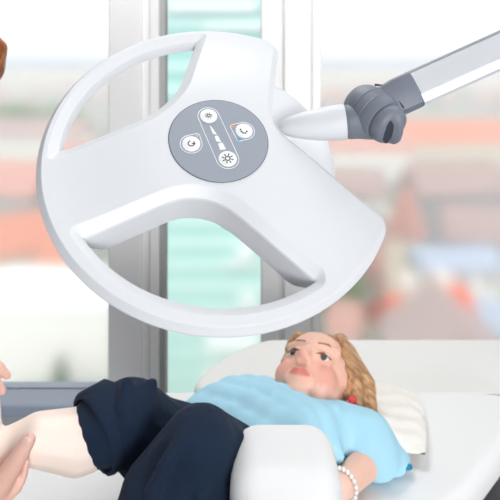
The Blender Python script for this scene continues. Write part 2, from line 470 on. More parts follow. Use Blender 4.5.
# neck, joint and arm
def P3(px, py, d): return at(px, py, d)
n0 = P3(286, 127, .632); n1 = P3(345, 122, .628); ax = (n1-n0).normalized(); L = (n1-n0).length
bm = bmesh.new()
lathe(bm, n0-ax*.008, ax, [(0, .001), (.001, .004), (.006, .0088), (.016, .0128), (.030, .0162), (.046, .0186), (L-.004, .0205), (L+.008, .0206), (L+.008, .017)], 48)
obj('neck', bm, M['lamp'], lamp, 40)
K = P3(371, 111, .630)
bm = bmesh.new(); e0 = n1+ax*.003; axk = (K-e0).normalized()
lathe(bm, e0, ax, [(-.004, .018), (0, .0198), (.001, .0202), (.006, .0200), (.014, .0208), (.022, .0222), (.034, .022)], 40)
kax = V((.50, -.72, -.46)).normalized()
prof = [(-.026, .006), (-.0255, .013), (-.022, .0185), (-.016, .0220), (-.008, .0242), (-.0035, .0246), (-.003, .0241), (-.002, .0241), (-.0015, .0250), (.008, .0250), (.0085, .0244), (.0095, .0244), (.010, .0248), (.016, .0238), (.020, .022), (.0205, .018)]
lathe(bm, K, kax, [(t*1.1, q*1.13) for t, q in prof], 48)
arm0 = P3(398, 97, .632); arm1 = P3(500, 51, .632); aax = (arm1-arm0).normalized()
# arm cross-section axes: r towards viewer, s up
view = (V((0, 0, CZ))-arm0).normalized(); s_ = view.cross(aax); s_ = -s_ if s_.z < 0 else s_; s_.normalize(); r_ = aax.cross(s_); r_ = -r_ if r_.dot(view) < 0 else r_; r_.normalize()
rot = Matrix.Rotation(math.radians(-6), 3, aax)
def prof_ring(o, pts, k=1): return [o+(s_*a+r_*b)*k for a, b in pts]
clampP = [(.0195, -.014), (.0205, -.006), (.0205, .004), (.0185, .0125), (.012, .0155), (-.008, .017), (-.015, .0155), (-.0195, .009), (-.0205, -.002), (-.018, -.014)]
loft(bm, [prof_ring(arm0-aax*.030, clampP, .88), prof_ring(arm0-aax*.012, clampP, .98), prof_ring(arm0+aax*.0, clampP, 1.06), prof_ring(arm0+aax*.020, clampP, 1.06), prof_ring(arm0+aax*.0215, clampP, 1.02)])
joint = obj('joint', bm, M['joint'], lamp, 35); joint['label'] = 'grey swivel joint with clamping knob'
# slots in the joint
bm = bmesh.new()
for (pa, pb) in (((375.5, 84.8), (382, 85.2)), ((395, 95.5), (404, 108))):
    A = P3(*pa, .618); B = P3(*pb, .612); chain(bm, [(A, .0013), (A.lerp(B, .5), .0011), (B, .0006)], 8)
obj('slot', bm, M['joint_dark'], joint, 40)
# knob
bm = bmesh.new(); kc = K+kax*.0225
lathe(bm, kc, kax, [(0, .0205), (.001, .0225), (.005, .0230), (.010, .0220), (.0135, .0200), (.0150, .0165), (.0154, .013)], 48)
knob = obj('knob', bm, M['joint'], joint, 40)
gx = V((.80, .30, .40)); gx = (gx-kax*gx.dot(kax)).normalized(); gy = kax.cross(gx).normalized()
bm = bmesh.new()
# wing grip across the knob
def gp(a, b, c): return kc+gx*a+gy*b+kax*c
W = [(-.017, .012), (-.010, .020), (0, .0225), (.010, .0215), (.018, .014)]
wing_axis = V((.35, -.2, -.9)); wing_axis = (wing_axis-kax*wing_axis.dot(kax)).normalized(); wa2 = kax.cross(wing_axis).normalized()
if wa2.x < 0: wa2 = -wa2
rings = []
for t, hgt in [(-.0205, .011), (-.0155, .019), (-.006, .0225), (.005, .0235), (.015, .0225), (.021, .018), (.0228, .011)]:
    hw = .0052 if abs(t) < .018 else .0035; o = kc+wing_axis*t+wa2*.004
    rings.append([o-wa2*hw*1.9+kax*.010, o-wa2*hw*.7+kax*hgt*.93, o+kax*hgt, o+wa2*hw*.8+kax*hgt*.93, o+wa2*hw*2.1+kax*.010, o+kax*.006])
loft(bm, rings); obj('grip', bm, M['joint'], knob, 50)
bm = bmesh.new()
for sg in (-1,):
    o = kc+wa2*(-.0085)+wing_axis*.001
    rings = [[o+wing_axis*t+wa2*a*w+kax*(.0148+.0022*b) for a, b in ((-1, 0), (-.5, .6), (.6, 1), (1, .9), (.8, 0))] for t, w in ((-.015, .0006), (-.009, .0048), (0, .0068), (.009, .0056), (.0155, .0008))]
    loft(bm, rings)
obj('grip_recess', bm, M['joint_dark'], knob, 50)
# arm beam
post_x = .80
t_end = (post_x-arm0.x)/aax.x
bm = bmesh.new()
armP = [(.0200, -.016), (.0205, -.010), (.0188, -.0045), (.0188, -.001), (.0172, .0040), (.004, .0118), (-.0060, .0165), (-.0074, .0180), (-.0090, .0180), (-.0175, .0165), (-.0205, .012), (-.0200, -.004), (-.017, -.016)]
loft(bm, [prof_ring(arm0+aax*.0205, armP), prof_ring(arm0+aax*t_end, armP)])
arm = obj('arm', bm, M['arm'], lamp, 14)
bm = bmesh.new()
gP = [(.0170, -.001), (.0215, -.003), (.0226, -.010), (.0224, -.016), (.018, -.0175), (.0150, -.010)]
loft(bm, [prof_ring(arm0+aax*.0205, gP), prof_ring(arm0+aax*t_end, gP)]); obj('cable_channel', bm, M['arm_groove'], arm, 14)
# stand outside the frame
pe = arm0+aax*t_end
bm = bmesh.new(); lathe(bm, (pe.x, pe.y, .06), (0, 0, 1), [(0, .024), (.9, .024), (.901, .019), (pe.z+.05-.06, .019)], 32); obj('post', bm, M['arm'], lamp, 40)
bm = bmesh.new(); lathe(bm, (pe.x, pe.y, pe.z-.045), (0, 0, 1), [(0, .02), (.004, .03), (.086, .03), (.09, .02)], 32); obj('post_joint', bm, M['joint'], lamp, 40)
for k in range(5):
    a = 2*math.pi*k/5+.5; dd = V((math.cos(a), math.sin(a), 0))*.24
    bm = bmesh.new(); o = V((pe.x, pe.y, .085)); rcone(bm, o, .022, o+dd+V((0, 0, -.022)), .014)
    foot = obj('foot', bm, M['arm'], lamp, 50)
    bm = bmesh.new(); q = V((pe.x, pe.y, .025))+dd; t = V((-dd.y, dd.x, 0)).normalized(); lathe(bm, q-t*.01, t, [(0, .02), (.003, .025), (.017, .025), (.02, .02)], 24); obj('caster', bm, M['couch_base'], foot, 50)

# ------------------------------------------------------------------ couch
def catmull(pts, n=8):
    out = []; L_ = len(pts)
    for i in range(L_):
        p0, p1, p2, p3 = [V(pts[(i+k-1) % L_]) for k in range(4)]
        for j in range(n):
            t = j/n; out.append(.5*((2*p1)+(p2-p0)*t+(2*p0-5*p1+4*p2-p3)*t*t+(3*p1-p0-3*p2+p3)*t**3))
    return out
def pad(bm, outline, z0, z1, r, n=6):
    ce = sum(outline, V((0, 0)))/len(outline); m = len(outline)
    def ins(d):
        res = []
        for i in range(m):
            t = (outline[(i+1) % m]-outline[i-1]).normalized(); nn = V((-t.y, t.x))
            res.append(outline[i]+nn*d)
        return res
    rings = []
    for i in range(n+1):
        a = math.pi/2*i/n; o = ins(r*(1-math.sin(a))); rings.append([V((p.x, p.y, z0+r-r*math.cos(a))) for p in o])
    for i in range(n+1):
        a = math.pi/2*i/n; o = ins(r*(1-math.cos(a))); rings.append([V((p.x, p.y, z1-r+r*math.sin(a))) for p in o])
    loft(bm, rings)
couch = empty('treatment_couch', (.05, 1.05, 0), 'white upholstered treatment couch the child lies on', 'couch')
ol = catmull([(-.40, .87), (-.15, .845), (.12, .845), (.27, .872), (.352, .930), (.440, 1.012), (.55, 1.13), (.60, 1.22), (.56, 1.262), (.3, 1.265), (0, 1.265), (-.28, 1.25), (-.40, 1.16), (-.43, 1.0)], 6)
bm = bmesh.new(); pad(bm, ol, .685, .75, .026); obj('mattress', bm, M['couch'], couch, 60)
bm = bmesh.new(); pad(bm, [p*.93+V((.05, 1.05))*.07 for p in ol], .56, .69, .01); obj('bed_frame', bm, M['couch_base'], couch, 50)
bm = bmesh.new(); box(bm, (-.18, .98, .06), (.24, 1.16, .55), .02); obj('pedestal', bm, M['couch_base'], couch, 40)
bm = bmesh.new(); box(bm, (-.30, .90, 0), (.42, 1.22, .06), .015); obj('foot_plate', bm, M['couch_base'], couch, 40)
bm = bmesh.new(); xa, xb = (230-PX)/F*.75, (341-PX)/F*.75; zt = CZ-(459-PY)/F*.745
box(bm, (xa, .70, .60), (xb, .845, zt), .04, 6); obj('armrest', bm, M['couch'], couch, 60)
bm = bmesh.new(); box(bm, (xa+.04, .74, .56), (xb-.04, .90, .62), .01); obj('armrest_bracket', bm, M['couch_base'], couch, 40)
# bench behind the couch
bench = empty('padded_bench', (.4, 1.45, 0), 'long white padded bench under the window behind the couch', 'bench')
bm = bmesh.new()
pad(bm, catmull([(-.135, 1.335), (-.06, 1.290), (.1, 1.267), (.5, 1.267), (1.1, 1.267), (1.5, 1.30), (1.52, 1.55), (1.1, 1.575), (.5, 1.575), (.12, 1.575), (.03, 1.562), (-.045, 1.505), (-.11, 1.42)], 5), .58, .715, .022)
obj('seat_pad', bm, M['paper'], bench, 60)
bm = bmesh.new(); box(bm, (0, 1.33, .06), (1.45, 1.54, .59), .01); obj('cabinet', bm, M['couch'], bench, 40)
bm = bmesh.new(); box(bm, (.02, 1.35, 0), (1.43, 1.52, .06)); obj('plinth', bm, M['couch_base'], bench)
# pillow
bm = bmesh.new(); n = 28
pr_ = Matrix.Rotation(math.radians(-14), 3, 'Z')
def pil(u, v, sgn):
    e = (max(0, 1-abs(u)**3.2)*max(0, 1-abs(v)**3.2))**.55
    wr = .004*math.sin(9*u+4*v)+.003*math.sin(17*v-6*u)
    return V((.205, 1.135, .778))+pr_ @ V((u*.150*(1-.05*v*v), v*.105*(1-.05*u*u), sgn*e*(.026+wr)))
for sgn in (1, -1):
    g = [[bm.verts.new(pil(-1+2*i/n, -1+2*j/n, sgn)) for j in range(n+1)] for i in range(n+1)]
    for i in range(n):
        for j in range(n): bm.faces.new((g[i][j], g[i+1][j], g[i+1][j+1], g[i][j+1]))
bmesh.ops.remove_doubles(bm, verts=bm.verts[:], dist=1e-5)
tag(obj('pillow', bm, M['cream'], None, 80), 'small crumpled cream pillow under the child\'s head', 'pillow')

# ------------------------------------------------------------------ people
def head_shapes(bm, T, k=1.0, mat3=None, adult=False):
    """head in local metres: x to the person's right, y forwards, z to the crown; T maps local to world"""
    rot = mat3
    def E(c, r): ell(bm, T(V(c)), [x*k for x in r], rot)
    def R(a, ra, b, rb): rcone(bm, T(V(a)), ra*k, T(V(b)), rb*k, 10)
    E((0, -.006, .022), (.071, .088, .078)); E((0, .016, -.026), (.059, .062, .066)); E((0, .032, .030), (.055, .052, .048))
    E((0, .052, -.078), (.023, .020, .019))
    for s in (1, -1):
        E((s*.031, .047, -.034), (.025, .024, .029)); E((s*.072, -.006, -.016), (.009, .018, .028))
        R((s*.012, .073, .021), .010, (s*.044, .062, .020), .009)
        R((s*.016, .0735, .0000), .0068, (s*.040, .0645, .0005), .0064)
        R((s*.017, .0730, -.0092), .0058, (s*.038, .0650, -.0085), .0056)
        E((s*.0085, .084, -.033), (.008, .008, .0065))
        R((0, .0800, -.0550), .0050, (s*.011, .0785, -.0538), .0046); R((s*.011, .0785, -.0538), .0046, (s*.020, .070, -.0560), .003)
        R((0, .0780, -.0630), .0054, (s*.011, .0755, -.0622), .0048); R((s*.011, .0755, -.0622), .0048, (s*.019, .070, -.0575), .003)
    R((0, .076, .010), .008, (0, .090, -.026), .0105); E((0, .0925, -.029), (.0105, .0095, .009))
    E((0, .064, -.058), (.030, .014, .022))
def skin_tint(inv, base, lipc, cheekc, lit_limb=None):
    lit_limb = lin(lit_limb) if lit_limb else None
    base = lin(base); lipc = lin(lipc); cheekc = lin(cheekc)
    def f(co):
        p = inv(co)
        c = V(base[:3])
        if lit_limb: c = c.lerp(V(lit_limb[:3]), sstep(.15, .35, p.length))  # bright light on the leg painted in: skin pales away from the head
        for s in (1, -1):
            d_ = (p-V((s*.040, .060, -.036))).length; c = c.lerp(V(cheekc[:3]), .75*(1-sstep(.006, .040, d_)))
        d_ = (p-V((0, .096, -.030))).length; c = c.lerp(V(cheekc[:3]), .5*(1-sstep(.006, .02, d_)))
        w = max(0.0, 1-(p.x/.0200)**2); e = abs(p.z+.059)-.0088*w**.6
        if p.y > .055 and w > 0: c = c.lerp(V(lipc[:3]), 1-sstep(-.004, .0015, e))
        return (c.x, c.y, c.z, 1)
    return f
def eyes(root, body, T, rot, k, gaze=(0, 1, -.2), iris='iris', browm='brow'):
    for s in (1, -1):
        c = V((s*.0285, .0665, -.0035)); bm = bmesh.new(); ell(bm, T(c), [.0107*k]*3, rot); e = obj('eye', bm, M['sclera'], root, 60)
        g = V(gaze).normalized(); bm = bmesh.new(); ell(bm, T(c+g*.0080), [.0066*k, .0050*k, .0066*k], rot, 2); obj('iris', bm, M[iris], e, 60)
        bm = bmesh.new(); chain(bm, [(T(V((s*.013, .0812, .0180))), .0014*k), (T(V((s*.029, .0765, .0230))), .0018*k), (T(V((s*.046, .0655, .0165))), .0011*k)], 8); obj('eyebrow', bm, M[browm], root, 60)
        bm = bmesh.new(); chain(bm, [(T(V((s*.0155, .0775, -.0050))), .0014*k), (T(V((s*.0275, .0790, -.0030))), .0019*k), (T(V((s*.0405, .0700, -.0052))), .0016*k)], 8); obj('eyelash', bm, M[browm], root, 60)
def hand_shapes(bm, wrist, palm_dir, normal, curls, side=1, k=1.0, thumb=None, spread=.12, wr=.02):
    """palm_dir towards the fingers, normal out of the back of the hand; side +1 puts the thumb on +lateral"""
    f = palm_dir.normalized(); n = (normal-f*normal.dot(f)).normalized(); l = f.cross(n)*side
    P = lambda a, b, c: wrist+(f*a+l*b+n*c)*k
    rcone(bm, wrist-f*.02*k, wr*k, P(.02, 0, 0), .019*k)
    for b in (-.027, -.010, .008, .026):
        rcone(bm, P(.012, b*.55, 0), .013*k, P(.078, b, .001), .0112*k)
    rcone(bm, P(.015, .02, -.006), .016*k, P(.045, .028, -.008), .014*k)
    Ls = {0: (.040, .026, .020), 1: (.045, .029, .021), 2: (.041, .027, .020), 3: (.032, .020, .017)}
    for i, b in enumerate((.026, .008, -.010, -.027)):
        p = P(.080, b, .001); ang = 0; r = (.0098, .0100, .0096, .0084)[i]*k
        for j in range(3):
            ang += curls[i][j]; dv = (f*math.cos(ang)-n*math.sin(ang)+l*(b*spread/.026)*(1 if j == 0 else .6)).normalized()
            q = p+dv*Ls[i][j]*k; rcone(bm, p, r, q, r*.90); p = q; r *= .90
    if thumb is None: thumb = [(.018, .030, -.010), (.040, .052, -.018), (.066, .060, -.024), (.088, .060, -.030)]
    rs = (.0145, .0120, .0108, .0088); tp = [P(*t) for t in thumb]
    for a, b, ra, rb in zip(tp, tp[1:], rs, rs[1:]): rcone(bm, a, ra*k, b, rb*k)
    return P, f, n, l
def nail(root, p, d, n, w=.0055, k=1):
    """small fingernail plate"""
    d = d.normalized(); n = (n-d*n.dot(d)).normalized(); rot = Matrix((d.cross(n), d, n)).transposed()
    bm = bmesh.new(); ell(bm, p, (w*k, w*1.15*k, .0014*k), rot, 2); return obj('fingernail', bm, M['nail'], root, 60)
M['nail'] = mat('fingernail', (240, 200, 190), .3)

# ---- child
SL = V((.213, 1.005, .805)); SR = V((-.022, 1.120, .800)); SM = (SL+SR)/2
HIP = V((-.060, .905, .825)); HL = V((-.012, .868, .822)); HR = V((-.108, .945, .822))
HC = V((.130, 1.116, .834))
beta = math.radians(7); al = math.radians(10); yaw = math.radians(8); roll = math.radians(-16)
hx = V((-math.cos(beta), math.sin(beta), .03)).normalized()   # the child's right
away = V((math.sin(beta), math.cos(beta), 0))
hz = (away*math.cos(al)+V((0, 0, 1))*math.sin(al)); hz = (hz-hx*hz.dot(hx)).normalized(); hy = hz.cross(hx).normalized()
hr = Matrix((hx, hy, hz)).transposed()
hr = hr @ Matrix.Rotation(-yaw, 3, 'Z') @ Matrix.Rotation(roll, 3, 'Y')
HK = 1.11
Tc = lambda p: HC+hr @ (V(p)*HK)
hri = hr.inverted(); Tci = lambda w: (hri @ (w-HC))/HK
KL = at(200, 449, .80); AL = at(140, 548, .785); KR = at(122, 421, .895); AR = at(4, 448, .830)
EL = at(371, 458, .985); WL = at(341, 487, .90); ER = V((-.105, 1.09, .79)); WR = V((-.10, 1.00, .79))
child = empty('person', (HIP.x, HIP.y, .75), 'small person in light blue shirt and navy trousers lying on the couch', 'person')
bm = bmesh.new()
head_shapes(bm, Tc, HK, hr)
NB = SM+V((.004, .006, .012))
chain(bm, [(NB-V((.02, .03, .01)), .045), (NB, .036), (Tc((0, -.012, -.06)), .036), (Tc((0, -.01, -.01)), .045)])
chain(bm, [(SR, .038), (NB-V((.03, .04, .0)), .055), (SL, .038)])
TC = (SM+HIP)/2
for t, r in ((.15, .075), (.4, .078), (.65, .078), (.9, .075)):
    c = SM.lerp(HIP, t)
    for s in (-.045, .045): ell(bm, c+V((.81, -.59, 0))*s, (r*.9, r*.9, r*.85))
chain(bm, [(SL, .036), (EL, .029), (WL, .0215)]); chain(bm, [(SR, .036), (ER, .03), (WR, .021)])
chain(bm, [(HL, .062), (KL, .045), (AL, .030)])
# far leg: knee, calf, ankle, foot pointing up
calf = KR.lerp(AR, .38)+V((0, 0, -.016))
chain(bm, [(HR, .062), (KR, .050), (calf, .0485), (KR.lerp(AR, .72)+V((0, 0, .002)), .038), (AR, .0270)])
heel = AR+V((-.030, 0, -.006))
chain(bm, [(AR, .029), (heel, .028), (AR+V((-.030, -.004, .040)), .026), (AR+V((-.034, -.004, .080)), .027), (AR+V((-.036, -.004, .112)), .024)])
for i in range(5):
    b = AR+V((-.036, -.028+.013*i, .118)); rcone(bm, b, .0095-.0008*abs(i-4)*.6, b+V((.006, 0, .020-.002*abs(i-3))), .0085-.0006*(4-i))
chain(bm, [(AL, .03), (AL+V((-.03, -.02, -.03)), .027), (AL+V((-.10, -.03, -.035)), .022)])
dh = at(322, 512, .855)-WL
Ph, fh, nh, lh = hand_shapes(bm, WL, dh, V((.1, -.2, 1)), [(.35, .5, .3)]*4, 1, .66, None, .1, .026)
hand_shapes(bm, WR, V((-.5, -.8, -.1)), V((0, 0, 1)), [(.3, .5, .3)]*4, -1, .66, None, .1, .026)
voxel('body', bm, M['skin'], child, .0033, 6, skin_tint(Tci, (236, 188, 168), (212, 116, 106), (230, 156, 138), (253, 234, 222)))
eyes(child, None, Tc, hr, HK, (0, .9, -.45))
# hair: locks from the crown over both sides
bm = bmesh.new()
def scalp(az, el, r=1.0):
    return V((math.sin(az)*math.cos(el)*.077*r, -.012+math.cos(az)*math.cos(el)*.092*r, .024+math.sin(el)*.084*r))
for i in range(-26, 27):
    az = math.radians(i*180/26)
    a = abs(math.degrees(az)); pts = []
    # lower end of the lock in elevation, higher over the face
    end = lerp(64, -8, sstep(12, 62, a)) if a < 62 else lerp(-8, -62, sstep(62, 100, a))
    if az > 0: end = max(end, lerp(20, -30, sstep(60, 130, a)))
    jit = random.uniform(-4, 4)
    for j in range(8):
        el = math.radians(lerp(86, end+jit, j/7)); rr = 1.0+.03*math.sin(j*1.1+i)
        sw = az*1.0+.05*math.sin(j+i*1.7)
        pts.append((Tc(scalp(sw, el, rr)), (.0125 if j < 7 else .008)*HK*(1+.08*math.sin(i*2.3))))
    chain(bm, pts, 8)
ell(bm, Tc((0, -.024, .026)), (.078, .086, .084), hr)
# longer locks hanging to the pillow at the child's left
for i in range(17):
    t = i/16
    a0 = V((-.052-.026*math.sin(t*2.6), .036-.105*t, .070-.045*t+random.uniform(-.006, .006)))
    b0 = V((-.091+random.uniform(-.006, .004), .006-.085*t, .028-.03*t)); c0 = V((-.110+random.uniform(-.006, .010), -.030-.048*t, -.026-.012*t+random.uniform(-.01, .01)))
    d0 = V((-.114+random.uniform(-.008, .014), -.062-.030*t, -.078+random.uniform(-.02, .012)))
    chain(bm, [(Tc(a0), .011), (Tc(b0), .014), (Tc(c0), .014), (Tc(d0), .007)], 8)
for i in range(6):   # over the ear
    t = i/5
    chain(bm, [(Tc((-.050-.004*t, .058-.03*t, .058)), .010), (Tc((-.076, .030-.03*t, .022)), .011), (Tc((-.085, .010-.03*t, -.018)), .012), (Tc((-.094, -.012-.03*t, -.060)), .009)], 8)
hair = voxel('hair', bm, M['hair'], child, .0032, 10)
bm = bmesh.new(); ell(bm, at(352, 401, 1.045), (.0085, .0085, .0085), None, 2); obj('hair_tie', bm, M['red'], child, 60)

# shirt
bm = bmesh.new()
axs = V((.82, -.57, 0))
for t, wd, hh, dz in ((-.02, .098, .050, .004), (.10, .112, .066, .006), (.28, .112, .076, .012), (.46, .108, .082, .018), (.64, .106, .082, .018), (.80, .106, .078, .012)):
    c = SM.lerp(HIP, t)+V((0, 0, dz))
    for s in (-.62, -.3, 0, .3, .62): ell(bm, c+axs*wd*s, (wd*.52, wd*.52, hh*(1-.16*abs(s))))
chain(bm, [(SR, .050), (SM+V((-.01, -.015, .01)), .056), (SL, .050)])
chain(bm, [(SR, .05), (SR.lerp(ER, .6), .047)])
sl_end = SL.lerp(EL, .55)
chain(bm, [(SL, .050), (SL.lerp(sl_end, .6), .052), (sl_end+V((.012, -.01, -.004)), .041)])
# loose corner of the sleeve lying on the couch
tipc = at(410, 463, 1.00)
chain(bm, [(SL+V((.02, .0, -.01)), .040), (sl_end+V((.045, .0, -.02)), .026), (tipc+V((-.010, 0, .008)), .012)])
# loose fabric at the far side
chain(bm, [(at(262, 400, 1.10), .034), (at(228, 402, 1.06), .036), (at(206, 408, 1.02), .034)])
# folds
for pts in ([(335, 410, 1.0), (330, 432, .96), (338, 456, .935)], ):
    chain(bm, [(at(*p), .012) for p in pts])
shirt = voxel('shirt', bm, M['shirt'], child, .005, 5); shirt['label'] = 'light blue short-sleeved shirt'
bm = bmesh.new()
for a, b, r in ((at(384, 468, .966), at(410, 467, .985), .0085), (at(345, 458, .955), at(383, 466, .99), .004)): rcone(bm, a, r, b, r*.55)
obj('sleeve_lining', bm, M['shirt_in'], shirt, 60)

# trousers
bm = bmesh.new()
for t in (.62, .8, .98):
    c = SM.lerp(HIP, t)+V((0, 0, .0))
    for s in (-.05, 0, .05): ell(bm, c+axs*s, (.072, .072, .070))
KT = KL+V((.0, -.004, .004))
chain(bm, [(HL, .074), (HL.lerp(KT, .5), .069), (KT, .058), (KT.lerp(AL, .5)+V((-.01, 0, 0)), .063), (AL+V((.005, 0, 0)), .058)])
cuff0 = KR.lerp(AR, .17)+V((0, 0, -.004)); cd = ((AR-KR).normalized()+V((.10, -.42, -.22))).normalized()
chain(bm, [(HR, .074), (HR.lerp(KR, .55)+V((0, 0, -.006)), .066), (KR+V((.012, 0, .004)), .061), (cuff0, .056)])
# bunched folds
for pts in ([(152, 384, .90), (148, 410, .865), (150, 440, .86)], [(128, 383, .88), (122, 410, .855), (126, 445, .85)], [(238, 436, .80), (222, 460, .765), (200, 496, .74)], [(186, 436, .765), (168, 460, .745), (150, 495, .735)], [(262, 432, .84), (280, 452, .82)]):
    chain(bm, [(at(*p), .010) for p in pts])
tr_ = voxel('trousers', bm, M['navy'], child, .0045, 4); tr_['label'] = 'navy trousers rolled up to the knee'
bm = bmesh.new(); x, y, d_ = frame_of(cd); n = 40; rings = []
for t, r in ((-.034, .0575), (-.028, .0625), (-.008, .0645), (.012, .0650), (.018, .063), (.019, .058), (.012, .0535), (-.01, .052)):
    rings.append([cuff0+d_*t+(x*math.cos(2*math.pi*j/n)+y*math.sin(2*math.pi*j/n))*(r+.0010*math.sin(j*2.4+t*60)) for j in range(n)])
loft(bm, rings, False)
obj('cuff', bm, M['navy'], tr_, 60)
bm = bmesh.new(); chain(bm, [(at(279, 441, .835), .0028), (at(283, 451, .828), .0028), (at(286, 464, .822), .0026)], 8); obj('drawcord', bm, M['cord'], tr_, 60)
# bead bracelet
br = tag(bpy.data.objects.new('bead_bracelet', None), 'string of white beads around the child\'s wrist', 'bracelet'); br.location = WL; C.objects.link(br)
wd = (WL-EL).normalized(); x, y, d_ = frame_of(wd)
for j in range(20):
    a = 2*math.pi*j/20; bm = bmesh.new(); ell(bm, WL-wd*.006+(x*math.cos(a)+y*math.sin(a))*.0245, (.0040, .0040, .0040), None, 2); obj('bead', bm, M['bead'], br, 60)

# ---- practitioner
ad = empty('person', (-.74, .90, 0), 'standing person in white coat at the left edge holding up a bare foot', 'person')
AH = V((-.530, .905, 1.474)); pit = math.radians(-38)
fx = V((math.cos(pit), -.18, math.sin(pit))).normalized(); ax_l = V((0, -1, 0)); ax_l = (ax_l-fx*ax_l.dot(fx)).normalized(); az_ = ax_l.cross(fx).normalized()
ar_ = Matrix((ax_l, fx, az_)).transposed(); AK = 1.08
Ta = lambda p: AH+ar_ @ (V(p)*AK); ari = ar_.inverted(); Tai = lambda w: (ari @ (w-AH))/AK
sh = V((-.685, .90, 1.30)); aL = sh+V((0, .17, 0)); aR = sh+V((0, -.17, 0)); pel = V((-.80, .90, .90))
w1 = V((-.415, .735, .875)); e1 = V((-.66, .66, 1.02))
w2 = V((-.502, .815, 1.048)); e2 = V((-.64, 1.12, 1.05))
bm = bmesh.new(); head_shapes(bm, Ta, AK, ar_)
chain(bm, [(sh+V((0, 0, .0)), .06), (sh+V((.05, 0, .07)), .05), (Ta((0, -.01, -.04)), .052)])
chain(bm, [(aL, .055), (sh, .08), (aR, .055)])
for t, rx, ry in ((0.1, .09, .14), (.35, .10, .145), (.6, .10, .13), (.85, .105, .15), (1, .11, .16)): ell(bm, sh.lerp(pel, t), (rx, ry, .10))
chain(bm, [(aR, .05), (e1, .041), (w1, .027)]); chain(bm, [(aL, .05), (e2, .041), (w2, .027)])
for s in (-1, 1):
    hp = pel+V((0, s*.09, -.04)); kn = V((-.77, .90+s*.10, .48)); an = V((-.80, .90+s*.10, .09))
    chain(bm, [(hp, .085), (kn, .06), (an, .042)]); chain(bm, [(an, .04), (an+V((.05, 0, -.05)), .036), (an+V((.15, 0, -.062)), .028)])
# near hand: palm under the heel, thumb in front of the ankle
tt = at(29, 440, .772); t2 = at(20, 455, .770); t3 = at(8, 474, .772)
f_ = (at(0, 466, .80)-w1).normalized()
hand_P, hf, hn, hl = hand_shapes(bm, w1, at(6, 492, .80)-w1, V((-.1, -.25, -1)), [(.55, .55, .4)]*4, 1, .88, [(.01, .02, -.01)]*4, .1)
chain(bm, [(w1+V((.02, .01, .015)), .020), (at(-6, 492, .775), .019), (t3, .0150), (t2, .0125), (tt, .0098)])
chain(bm, [(w1+V((.02, .01, .0)), .022), (at(-2, 492, .785), .020), (at(10, 486, .790), .014)])
# far hand: fingers over the toes
hand_shapes(bm, w2, at(-14, 370, .79)-w2, V((.35, -.35, .9)), [(.25, .5, .4), (.30, .5, .4), (.35, .5, .4), (.45, .55, .4)], -1, .90, None, .1)
skin2 = skin_tint(Tai, (238, 192, 176), (206, 112, 104), (228, 156, 138))
voxel('body', bm, M['skin'], ad, .0042, 3, skin2)
dth = (tt-t2).normalized(); nail(ad, tt+V((-.001, -.0080, .004)), dth, V((-.1, -1, .25)), .0058)
eyes(ad, None, Ta, ar_, AK, (0, 1, -.2), 'iris', 'brow')
bm = bmesh.new()
for i in range(-24, 25):
    az = math.radians(i*180/24); a = abs(math.degrees(az)); pts = []
    end = lerp(60, -12, sstep(10, 60, a)) if a < 60 else lerp(-12, -55, sstep(60, 100, a))
    for j in range(8):
        el = math.radians(lerp(86, end+random.uniform(-3, 3), j/7)); pts.append((Ta(scalp(az+.06*math.sin(j+i), el, 1.04)), .013*AK*(1 if j < 7 else .6)))
    chain(bm, pts, 8)
ell(bm, Ta((0, -.022, .028)), (.088, .096, .092), ar_)
# fringe and side locks that fall forward
for s in (1, -1):
    for i in range(8):
        t = i/7
        chain(bm, [(Ta((s*.03, .05-.05*t, .095)), .012), (Ta((s*.072, .045-.06*t, .05)), .014), (Ta((s*.084, .045-.06*t, -.01)), .013), (Ta((s*.080, .040-.05*t, -.075)), .008)], 8)
voxel('hair', bm, M['hair2'], ad, .0045, 1)
# coat
bm = bmesh.new()
chain(bm, [(aL, .068), (sh+V((-.01, 0, .01)), .085), (aR, .068)])
for t, rx, ry in ((0.1, .115, .165), (.35, .122, .165), (.6, .12, .155), (.85, .125, .17), (1.05, .13, .18), (1.3, .13, .185), (1.6, .13, .185)): ell(bm, sh.lerp(pel, t), (rx, ry, .115))
chain(bm, [(aR, .066), (e1, .056), (e1.lerp(w1, .5), .048)]); chain(bm, [(aL, .066), (e2, .056), (e2.lerp(w2, .45), .048)])
c_ = voxel('coat', bm, M['coat'], ad, .007, 4)
for s in (-1, 1):
    bm = bmesh.new(); kn = V((-.77, .90+s*.10, .48)); an = V((-.80, .90+s*.10, .12)); chain(bm, [(V((-.80, .90+s*.09, .75)), .098), (kn, .076), (an, .066)]); obj('trouser_leg', bm, M['slacks'], ad, 60)
    bm = bmesh.new(); a = V((-.80, .90+s*.10, .045)); chain(bm, [(a+V((-.02, 0, 0)), .045), (a+V((.05, 0, 0)), .044), (a+V((.15, 0, -.008)), .036)]); obj('shoe', bm, M['shoe'], ad, 60)

